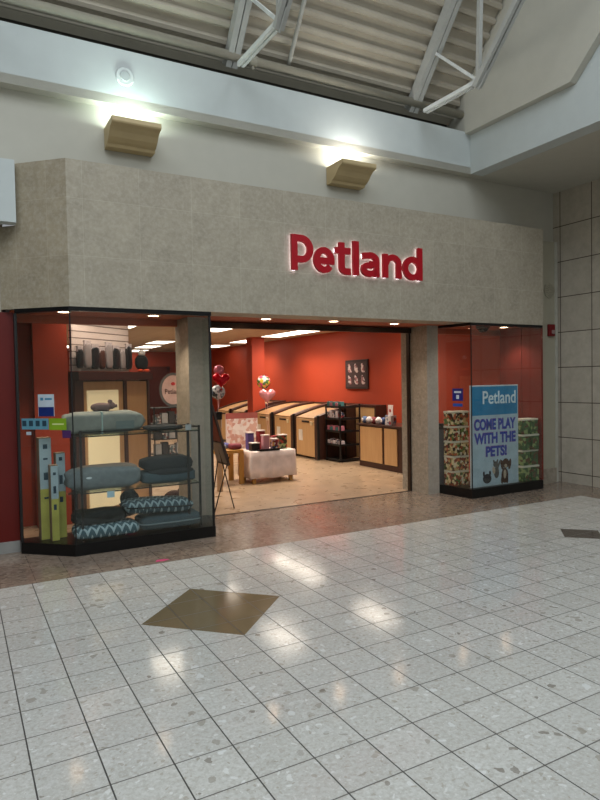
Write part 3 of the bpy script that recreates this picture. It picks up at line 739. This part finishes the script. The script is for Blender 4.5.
PK1 = print_mat('pet_food_print', ['#b09a68', '#7a2a1c', '#4c6a34', '#d9c89c', '#3a2a1c', '#b0603a', '#d6cfb8'], 24)
PK2 = print_mat('pet_food_print_green', ['#47663a', '#2d4a28', '#8a9a62', '#5b3a28', '#3d5f37'], 22)
RIM = P('case_rim_white', '#d5d0bd', rough=.5)
def crate(w_, d_, h_, mat, name='food_crate'):
    t = thing(name, '', 'box'); 
    obj('carton', B().box(-w_/2, w_/2, -d_/2, d_/2, 0, h_-.028, .004), mat, t)
    obj('lid', B().box(-w_/2-.003, w_/2+.003, -d_/2-.003, d_/2+.003, h_-.03, h_-.002, .003), RIM, t)
    return t
pos_words = ['bottom', 'second', 'third', 'fourth', 'top']
c0 = None
for ci, (x, y, cw) in enumerate(((6.795, 7.36, 'stack nearest the left glass'), (6.965, 7.345, 'stack beside the poster'))):
    for k in range(5):
        lb = f'colour printed food crate, {pos_words[k]} one of the {cw}'
        z = ZR+k*.233
        if c0 is None: c0 = crate(.15, .20, .231, PK1); o = c0
        else: o = tree_copy(c0)
        o.location = (x, y, z); o.rotation_euler = (0, 0, -.04+.03*((k+ci) % 3)); o['label'] = lb; o['group'] = 'printed food crates stacked left of the poster'
c1 = None
for ci, (x, cw) in enumerate(((7.985, 'stack right beside the poster'), (8.175, 'stack at the far right glass end'))):
    for k in range(4):
        lb = f'green printed food crate, {["bottom", "second", "third", "top"][k]} one of the {cw}'
        if c1 is None: c1 = crate(.175, .20, .25, PK2); o = c1
        else: o = tree_copy(c1)
        if ci == 0:
            for ch in o.children:
                if ch.name.startswith('carton') and o is not c1: ch.data = c0.children[0].data.copy() if False else ch.data
        o.location = (x, 7.02+.02*(k % 2), ZR+k*.252); o['label'] = lb; o['group'] = 'green food crates stacked right of the poster'
# stickers on left pane of right case
p, q = Vector((6.75, 6.885, 0)), Vector((6.66, 7.495, 0)); d = (q-p).normalized(); nn = Vector((-d.y, d.x, 0)); nn = nn if nn.x < 0 else -nn
MR = Matrix((tuple(-d), tuple(-nn), (0, 0, 1))).transposed().to_4x4(); MR.translation = p+nn*.0075
t = thing('window_sticker', 'dark blue square sticker on left glass of right display case', 'sticker')
obj('film', B().box(-.345, -.145, -.002, 0, 1.47, 1.66, m=MR), P('sticker_deepblue', '#14206e', rough=.4), t)
obj('printed_mark', B().box(-.31, -.18, -.003, -.002, 1.59, 1.62, m=MR), WH, t); obj('printed_mark', B().box(-.27, -.22, -.003, -.002, 1.50, 1.56, m=MR), WH, t)
t = thing('window_sticker', 'low blue strip sticker below the dark blue square', 'sticker')
obj('film', B().box(-.335, -.155, -.002, 0, 1.385, 1.43, m=MR), P('sticker_midblue', '#20489c', rough=.4), t)
sb = thing('storage_bin', 'slim grey bin with black lid at the rear of right case', 'bin', (6.80, 7.62, .002), .0)
obj('bin', B().box(-.07, .05, -.04, .09, 0, 1.0, .01), P('bin_grey', '#5a5a5c'), sb)
obj('lid', B().box(-.075, .055, -.045, .095, 1.0, 1.09, .01), M['blackm'], sb)

# ================================================================== SHOP INTERIOR
# ---- diagonal display wall left
A0 = Vector((1.34, 8.52, 0)); ang = math.atan2(.629, .777)
dw = thing('slatwall_unit', 'diagonal grey slatwall hung with accessories behind left case', 'display wall', A0, ang)
obj('slat_panel', B().box(0, 1.18, 0, .05, 2.0, 3.04), M['slat'], dw)
obj('ledge', B().box(-.02, 1.60, -.12, .06, 1.88, 1.99), P('ledge_darkred', '#3b1712', rough=.4), dw)
cb = thing('kennel_cabinet', 'tall walnut framed kennel cabinet with cream windows of added glow behind left case', 'cabinet', A0, ang)
b = B().box(-.02, .14, -.05, .30, 0, 1.88).box(.98, 1.05, -.05, .30, 0, 1.88).box(1.55, 1.60, -.05, .30, 0, 1.88).box(.14, 1.55, .10, .30, 0, 1.88)
obj('frame', b, M['walnut'], cb)
obj('panel', B().box(.14, .98, -.03, .10, .06, 1.86), M['maple'], cb)
obj('panel', B().box(1.05, 1.55, -.03, .10, .06, 1.86), M['maple'], cb)
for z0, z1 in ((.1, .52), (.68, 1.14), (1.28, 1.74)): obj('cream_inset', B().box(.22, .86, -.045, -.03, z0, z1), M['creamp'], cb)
BAGM = [P('bag_black', '#17151a', rough=.3), P('bag_clear', '#8f8686', rough=.25), P('bag_brown', '#4a2a22', rough=.35)]
bl = ['black', 'clear', 'black', 'brown', 'clear', 'black', 'clear', 'black']
ordn = ['first', 'second', 'third', 'fourth', 'fifth', 'sixth', 'seventh', 'eighth']
for i in range(8):
    x = .06+i*.145; wq = .055+.012*(i % 3); h = .26+.04*((i*5) % 3)
    pos = A0+Matrix.Rotation(ang, 3, 'Z') @ Vector((x, -.075, 0))
    t = thing('hanging_bag', f'{bl[i]} hanging accessory bag, {ordn[i]} from the left on the slatwall', 'bag', (pos.x, pos.y, 2.03), ang, 'accessory bags hanging on the slatwall')
    obj('pouch', B().ell((0, 0, h/2), (wq, .03, h/2), .5, .6, 16, 8, .08, i), BAGM[{'black': 0, 'clear': 1, 'brown': 2}[bl[i]]], t, smooth=True)
    obj('header_card', B().box(-wq*.9, wq*.9, -.012, .012, h-.04, h+.035), P('header_white', '#b9aeb0'), t)
    obj('hook', B().tube((0, -.02, h+.02), (0, .075, h+.03), .004, seg=6), M['steel'], t)
pos = A0+Matrix.Rotation(ang, 3, 'Z') @ Vector((1.44, -.03, 0))
pn = thing('plush_bird', 'black and white plush bird with orange feet on cabinet top', 'toy', (pos.x, pos.y, 1.99), .2)
obj('body', B().ell((0, 0, .15), (.10, .08, .12), .9, .9), P('plush_black', '#15151a', rough=.95), pn, smooth=True)
obj('head', B().ell((0, -.01, .29), (.055, .05, .05)), P('plush_white', '#c9c5c4', rough=.95), pn, smooth=True)
for x in (-.05, .05): obj('foot', B().ell((x, -.06, .025), (.05, .05, .025)), P('plush_orange', '#d1481c', rough=.9), pn, smooth=True)
# ---- shelf with oval sign, seen through left case
rx, ry = 3.62, 12.0
sr = thing('shelf_rack', 'black shop shelf of small goods seen through left case', 'rack', (rx, ry, 0))
b = B()
for x in (-.3, .28):
    for y in (-.2, .18): b.box(x, x+.02, y, y+.02, 0, 1.36)
for z in (.12, .42, .72, 1.02, 1.33): b.box(-.3, .3, -.2, .2, z, z+.015)
obj('frame', b, M['blackm'], sr)
gp = [print_mat('goods_mixed', ['#8b8a88', '#3e4a50', '#a79c93', '#5b2a24', '#2a2626'], 28), P('goods_grey', '#8a8785'), P('goods_dark', '#2e2b2c')]
for zi, z in enumerate((.135, .435, .735, 1.035)):
    for k in range(4):
        tag(obj('goods_box', B().box(-.06, .06, -.08, .08, 0, .17+.03*((k+zi) % 3), .005), gp[(k+zi) % 3], loc=(rx-.21+k*.14, ry-.08, z+.001)),
            f'small packaged good, {ordn[k]} from left on {["lowest", "second", "third", "highest"][zi]} shelf seen through left case', 'box', 'small goods on the shelf seen through left case')
ov = thing('oval_sign', 'oval pink shop sign with grey rim on top of black shelf', 'sign', (3.78, 12.0, 1.345), -.35)
def oval(rx_, rz_, y0, y1, cz): return B().prism([(rx_*math.cos(2*PI*i/40), cz+rz_*math.sin(2*PI*i/40)) for i in range(40)], y0, y1, 'y')
obj('rim', oval(.27, .34, -.02, .02, .34), P('oval_rim_grey', '#5f5b59'), ov)
obj('face', oval(.22, .29, -.025, -.02, .34), P('oval_face_pink', '#c9a59a'), ov)
fit_text('shop_name', 'Petland', -.16, .16, .26, .36, -.029, .003, P('oval_ink', '#4a2a26'), ov, .01)
obj('heart', B().ell((0, -.027, .46), (.04, .004, .035)), P('oval_red', '#b5131d'), ov)
hz = thing('toy_horse', 'small dark brown toy horse on the shop floor behind left case', 'toy', (2.72, 8.75, 0), .2)
HB = P('horse_brown', '#3c2218', rough=.8)
obj('body', B().ell((0, 0, .20), (.13, .06, .065)).tube((.09, 0, .22), (.16, 0, .32), .035, .028).ell((.19, 0, .33), (.06, .03, .03)), HB, hz, smooth=True)
for x in (-.09, .08):
    for y in (-.035, .035): obj('leg', B().tube((x, y, 0), (x*.9, y, .19), .016, .024), HB, hz)
obj('tail', B().tube((-.12, 0, .22), (-.19, 0, .12), .012), P('horse_dark', '#1b100c'), hz)

# ---- kennels along right wall
def kennel(y, label):
    """front at x = 7.2 facing -x; local y runs along the wall"""
    t = thing('puppy_kennel', label, 'kennel', (7.2, y, 0), 0, 'puppy kennels along the red wall')
    D, H0, H1, Wd = 1.24, .95, 1.20, .95
    def arc(n=14): return [(D*i/n, H0+(H1-H0)*math.sin(PI/2*i/n)) for i in range(n+1)]
    for y0, y1 in ((0, .05), (Wd, Wd+.05), (-.10, 0)):
        b = B()
        pl = [(0-.02, 0), (D, 0)]+[(x, z+.045) for x, z in reversed(arc())]+[(-.02, H0+.03)]
        b.prism(pl, y0, y1, 'y'); obj('side_panel', b, M['walnut'], t)
        if y1 == 0: break
    b = B(); a = arc()
    b.prism([(x, z) for x, z in a]+[(x, z-.02) for x, z in reversed(a)], .05, Wd, 'y'); obj('roof', b, P('tan_roof_laminate', '#8f6c46'), t)
    dr = obj('door', B().box(-.015, .02, .07, Wd-.02, .05, H0-.03, .004), M['maple'], t)
    obj('handle', B().box(-.04, -.015, .30, .62, H0-.11, H0-.07, .005), P('handle_dark', '#1f1512'), dr)
    obj('latch', B().box(-.035, -.015, .14, .24, H0-.17, H0-.08, .005), P('latch_cream', '#c8b893'), dr)
    obj('note', B().box(-.022, -.0155, .62, .80, .40, .66), P('paper_white', '#d2c9bf'), dr)
    obj('post', B().box(-.05, 0.0, -.14, -.10, 0, 1.02), M['blackm'], t)
    obj('back_rail', B().box(D-.04, D, -.1, Wd+.05, H1+.0, H1+.05), M['walnut'], t)
    return t
kn = kennel(12.24, 'cream puppy kennel with arched roof, nearest the black product rack')
tree_copy(kn, (7.2, 13.40, 0), label='cream puppy kennel with arched roof, second from the black rack')
tree_copy(kn, (7.2, 14.56, 0), label='cream puppy kennel with arched roof, third from the rack, beside red column')
tree_copy(kn, (7.2, 16.18, 0), label='cream puppy kennel just beyond the red column')
tree_copy(kn, (7.2, 17.36, 0), label='farthest cream puppy kennel beyond the red column')
pc = thing('panel_cabinet', 'low maple and walnut cabinet against wall behind black rack', 'cabinet', (8.2, 11.35, 0))
obj('body', B().box(0, .28, 0, .75, 0, 1.19), M['maple'], pc)
obj('frame', B().box(-.01, .29, -.05, 0, 0, 1.24).box(-.01, .29, 0, .75, 1.19, 1.24), M['walnut'], pc)

# ---- black product rack
qx, qy = 7.62, 11.77
pr_ = thing('product_rack', 'black wire four-tier rack of pet products between kennels and counter', 'rack', (qx, qy, 0))
b = B()
for x in (-.26, .26):
    for y in (-.29, .29): b.box(x-.015, x+.015, y-.015, y+.015, 0, 1.28)
obj('frame', b, M['blackm'], pr_)
for z in (.03, .36, .66, .94, 1.20): obj('shelf', B().box(-.275, .275, -.305, .305, z, z+.02).box(-.28, -.27, -.31, .31, z, z+.045).box(-.28, .28, -.31, -.3, z, z+.045), M['blackm'], pr_)
PM = [P('pack_white', '#b9aeb2'), P('pack_pink', '#b06a78'), print_mat('pack_mixed', ['#c9c0c0', '#7a2730', '#33415a', '#a99', '#222222'] if False else ['#c9c0c0', '#7a2730', '#33415a', '#a99a96', '#222222'], 30), P('pack_teal', '#3f6a6c')]
pn_ = ['white', 'pink', 'multicoloured', 'teal']
for zi, z in enumerate((.382, .682, .962, 1.222)):
    for k in range(5):
        ci = (k*2+zi) % 4; h = .09+.03*((k+zi) % 2)
        if zi == 2: h = .14+.04*(k % 2)
        tag(obj('product_pack', B().box(-.055, .055, -.045, .045, 0, h, .006), PM[ci], loc=(qx-.19, qy-.235+k*.117, z)),
            f'{pn_[ci]} pet product pack, {ordn[k]} from the counter end on the {["lower", "middle", "upper", "top"][zi]} tier of black rack', 'box', 'product packs on the black rack')

# ---- counter
ct = thing('shop_counter', 'low counter with two maple panels in walnut frame by the entrance', 'counter', (7.47, 9.38, 0))
b = B().box(0, .62, 0, 1.53, .0, .86)
obj('body', b, M['walnut'], ct)
obj('panel', B().box(-.02, 0, .22, .62, .12, .84), M['maple'], ct)
obj('panel', B().box(-.02, 0, .70, 1.46, .12, .84), M['maple'], ct)
obj('countertop', B().box(-.04, .66, -.04, 1.57, .86, .90, .006), P('counter_dark', '#38221c', rough=.3), ct)
# things on the counter
mugs = [('#4a5f86', 'blue'), ('#b9b4b6', 'white'), ('#7a3238', 'red'), ('#c3bcbc', 'pale grey'), ('#394a75', 'navy')]
for i, (c, nm) in enumerate(mugs):
    t = thing('plush_ball', f'{nm} round pet toy on the counter, {ordn[i]} from the black rack end', 'toy', (7.56, 10.82-i*.165, .90), 0, 'round toys in a row on the counter')
    obj('ball', B().ell((0, 0, .075), (.07, .07, .075)), P('toy_'+nm, c, rough=.7), t, smooth=True)
    obj('spot', B().ell((-.062, 0, .08), (.012, .035, .035)), P('toy_spot', '#d2c9c6'), t, smooth=True)
dg = thing('treat_dispenser', 'white display stand with red print standing on the counter', 'display', (7.6, 9.98, .90))
obj('stand', B().box(-.07, .07, -.10, .10, 0, .20, .01), print_mat('dispenser_print', ['#c9c2c2', '#8c2a30', '#c9c2c2', '#5f6f86'], 20), dg)
obj('card', B().box(-.01, .01, -.08, .07, .2, .40, .004), P('card_white', '#d8d2d0'), dg)
obj('red_mark', B().ell((-.012, 0, .29), (.003, .03, .035)), P('card_red', '#9b1f28'), dg)
# picture
pf = thing('framed_picture', 'dark framed picture of six pale figures on the red wall', 'picture', (8.5, 11.97, 1.60))
obj('frame', B().box(-.04, 0, 0, .95, 0, .70, .006), P('frame_dark', '#2b1a1a'), pf)
obj('canvas', B().box(-.044, -.04, .05, .90, .05, .65), P('canvas_dark', '#3d2c2e'), pf)
b = B()
for i in range(3):
    for j in range(2):
        y, z = .19+i*.28, .20+j*.28
        b.ell((-.046, y, z), (.003, .07, .09)).ell((-.046, y+.03, z+.09), (.003, .04, .04)).ell((-.046, y-.04, z-.06), (.003, .05, .03))
obj('figures', b, print_mat('figures_print', ['#c9b9b6', '#9c6a6c', '#d2c8c6', '#6f4a4c'], 16), pf)
# ---- table group
tb = thing('display_table', 'low table under a white cloth with stacked goods in the shop', 'table', (4.97, 10.27, 0))
obj('tabletop', B().box(-.42, .42, -.28, .28, .53, .56), M['pine'], tb)
for x in (-.37, .37):
    for y in (-.23, .23): obj('leg', B().box(x-.03, x+.03, y-.03, y+.03, 0, .53), M['pine'], tb)
def cloth():
    b = B(); n = 96; top = []; r0 = []; rows = []
    def sq(a, hx, hy):
        c, s = math.cos(a), math.sin(a); k = 1/max(abs(c)/hx, abs(s)/hy); return c*k, s*k
    for j, (z, ex_) in enumerate(((.575, 0), (.565, .012), (.45, .018), (.3, .024), (.10, .034))):
        row = []
        for i in range(n):
            a = 2*PI*i/n; x, y = sq(a, .435+ex_, .295+ex_)
            wv = math.sin(a*11+math.sin(a*3)*2)*.014*j/4
            row.append(b.b.verts.new((x*(1+wv*2), y*(1+wv*2), z+(.012*math.sin(a*5) if j == 4 else 0))))
        rows.append(row)
    for a_, c_ in zip(rows, rows[1:]):
        for i in range(n): b.b.faces.new((a_[i], c_[i], c_[(i+1) % n], a_[(i+1) % n]))
    b.b.faces.new(rows[0]); bmesh.ops.recalc_face_normals(b.b, faces=b.b.faces)
    bmesh.ops.solidify(b.b, geom=b.b.faces[:], thickness=.004)
    return b
tc = obj('tablecloth', cloth(), P('white_cloth', '#d9c9c4', rough=.9), loc=(4.97, 10.27, 0), smooth=True)
tag(tc, 'white cloth draped over the low display table', 'tablecloth')
tab = [(-.30, -.12, .16, .13, .13, 3, 'black'), (-.10, -.16, .12, .11, .26, 1, 'pink'), (-.08, .08, .13, .12, .33, 2, 'red'), (.09, -.14, .11, .11, .18, 2, 'mixed'), (.28, -.08, .14, .16, .24, 0, 'green'), (.25, .14, .14, .12, .20, 1, 'white'), (-.28, .12, .12, .12, .30, 0, 'purple')]
tm_ = {'black': P('tin_black', '#1b1718', rough=.3), 'pink': P('tin_pink', '#c58a94'), 'red': P('tin_red', '#8d2b30'), 'mixed': print_mat('gift_mixed', ['#d2c5c2', '#7a2730', '#2b3550', '#c99a3a'], 24), 'green': print_mat('gift_green', ['#55663a', '#8a9a62', '#a63a2c', '#33301e'], 20), 'white': P('tin_white', '#cbbdb8'), 'purple': P('tin_purple', '#5a4a85')}
for x, y, w_, d_, h_, k, nm in tab:
    t = thing('gift_box', f'{nm} gift box among the goods on white cloth table', 'box', (4.97+x, 10.27+y, .578), 0, 'gift boxes on the white cloth table')
    obj('box', B().box(-w_/2, w_/2, -d_/2, d_/2, 0, h_, .006), tm_[nm], t)
    obj('lid', B().box(-w_/2-.005, w_/2+.005, -d_/2-.005, d_/2+.005, h_, h_+.02, .004), tm_['white' if nm != 'white' else 'red'], t)
tag(obj('tray', B().box(-.20, .20, -.06, .06, 0, .02, .005).box(-.20, .20, -.065, -.055, 0, .035), P('tray_black', '#121112', rough=.3), loc=(4.89, 10.03, .578)), 'flat black tray at the front edge of the white cloth table', 'tray')
pt = thing('wooden_bench', 'yellow pine bench standing left of the white cloth table', 'bench', (4.22, 10.32, 0), 0)
obj('top', B().box(-.28, .22, -.22, .35, .56, .62, .006), M['pine'], pt)
for x, y in ((-.25, -.18), (.15, -.18), (-.25, .30), (.15, .30)): obj('leg', B().box(x, x+.09, y, y+.05, 0, .56, .005), M['pine'], pt)
for i, (c, nm, x, y) in enumerate((('#5a5a8c', 'purple', 4.20, 10.48), ('#8a8f9c', 'grey', 4.06, 10.3), ('#7a3a44', 'maroon', 4.33, 10.24))):
    tag(obj('folded_cloth', B().ell((0, 0, .05), (.11, .10, .05), .5, .5, 20, 10, .08, i), P('cloth_'+nm, c, rough=.9), loc=(x, y, .622), smooth=True), f'folded {nm} pet blanket on the pine bench', 'blanket', 'folded blankets on the pine bench')
po = thing('poster_stand', 'white poster of pinkish dog pictures on stand behind the bench', 'sign', (5.25, 12.0, 0), -.1)
obj('board', B().box(-.36, .34, -.015, .015, .42, 1.16, .004), P('poster_edge', '#c9b8b4'), po)
obj('print', B().box(-.34, .32, -.019, -.015, .44, 1.05), print_mat('poster_print', ['#d0c0bc', '#c9a094', '#d8cdca', '#b98a80'], 14), po)
obj('header', B().box(-.36, .34, -.021, -.015, 1.05, 1.17), P('poster_header', '#8f4a44'), po)
for x in (-.32, .30): obj('leg', B().tube((x, .02, 0), (x, .02, .6), .012, seg=8), M['blackm'], po)
# easel at the entrance edge
ez = thing('floor_easel', 'leaning dark easel sign at the left edge of the entrance', 'easel', (3.2, 8.05, 0))
obj('board', B().prism([(-.13, 1.50), (-.105, 1.51), (.13, .66), (.105, .65)], 0, .42, 'y'), P('easel_board', '#3a2c28'), ez)
obj('picture', B().prism([(-.134, 1.47), (-.130, 1.47), (.010, .99), (.006, .99)], .03, .39, 'y'), P('easel_red', '#6a2118'), ez)
obj('picture', B().prism([(.004, .97), (.008, .97), (.096, .68), (.092, .68)], .03, .39, 'y'), P('easel_grey', '#6e6660'), ez)
for p0, p1 in (((-.13, -.01, 0), (.11, -.01, .78)), ((.0, .43, 0), (.12, .43, .72)), ((.26, .2, 0), (-.11, .2, 1.48))): obj('leg', B().tube(p0, p1, .009, seg=8), M['bronze'], ez)
# ---- balloons
def heart_bal(b, c, s, th):
    n = 40; m_ = 8; f0 = 0
    for sgn in (-1, 1):
        rows = []
        for j in range(m_+1):
            r = math.sin(PI/2*j/m_); y = sgn*th*math.cos(PI/2*j/m_)
            row = []
            for i in range(n):
                t_ = 2*PI*i/n; hx = 16*math.sin(t_)**3/17; hz_ = (13*math.cos(t_)-5*math.cos(2*t_)-2*math.cos(3*t_)-math.cos(4*t_))/17
                row.append(b.b.verts.new((c[0]+hx*r*s, c[1]+y, c[2]+hz_*r*s)))
            rows.append(row)
        for a_, c_ in zip(rows, rows[1:]):
            for i in range(n): b.b.faces.new((a_[i], a_[(i+1) % n], c_[(i+1) % n], c_[i]))
    bmesh.ops.remove_doubles(b.b, verts=b.b.verts[:], dist=1e-5); bmesh.ops.recalc_face_normals(b.b, faces=b.b.faces)
    return b
def balloon(label, c, kind, s, mat, rz, anchor, mats2=None):
    t = thing('foil_balloon', label, 'balloon', c, rz, 'foil balloons in two bunches')
    if kind == 'heart': obj('foil', heart_bal(B(), (0, 0, 0), s, s*.42), mat, t, smooth=True)
    else: obj('foil', B().ell((0, 0, 0), (s, s*.5, s), 1, 1), mat, t, smooth=True)
    obj('neck', B().tube((0, 0, -s*.98), (0, 0, -s*1.12), .008, .016), mat, t)
    a = Vector(anchor)-Vector(c); a = Matrix.Rotation(-rz, 3, 'Z') @ a
    obj('ribbon', B().tube((0, 0, -s*1.1), a, .003, seg=5), P('ribbon_pale', '#c9a5a8'), t)
def foil(name, c, r=.18): return P(name, c, rough=r, metal=.35, var=.03)
an1 = (3.80, 9.66, 1.33)
balloon('small pink round balloon at the top of the left bunch', (3.83, 9.66, 2.02), 'round', .085, foil('foil_pink', '#d2788c'), -.3, an1)
balloon('glossy red heart balloon of the left bunch by the entrance edge', (3.84, 9.60, 1.86), 'heart', .15, foil('foil_red', '#b5061c'), -.3, an1)
balloon('silver patterned round balloon under the red heart', (3.83, 9.73, 1.655), 'round', .12, print_mat('foil_silver_print', ['#9aa0a6', '#c9ccd0', '#5f6f7c', '#b5b9bd', '#3a4048'], 24, .2), -.3, an1)
an2 = (5.40, 10.95, 0.0)
balloon('multicoloured printed round balloon above the pink heart', (5.32, 11.06, 1.81), 'round', .135, print_mat('foil_party_print', ['#c4476a', '#2a2a2c', '#c9a83c', '#4a6a3a', '#d0c8c4', '#c4476a'], 20, .2), -.35, an2)
balloon('pale pink heart balloon of the right bunch above the table', (5.34, 10.95, 1.55), 'heart', .17, foil('foil_rose', '#d48a90'), -.35, an2)
# stand with black weight of the left bunch
st = thing('balloon_stand', 'slim tan stand with black weight holding the left balloon bunch', 'stand', (3.80, 9.66, 0))
obj('column', B().box(-.04, .04, -.04, .04, 0, 1.20, .01), P('stand_tan', '#a58768'), st)
obj('weight', B().box(-.05, .05, -.05, .05, 1.20, 1.33, .01), M['black'], st)
tag(obj('paper_scrap', B().prism([(-.06, -.02), (.02, -.035), (.09, -.01), (.05, .03), (-.03, .035)], 0, .002), P('pink_paper', '#c43c6c'), loc=(1.79, 6.24, .001)), 'bright pink paper scrap on the floor before left case', 'paper')
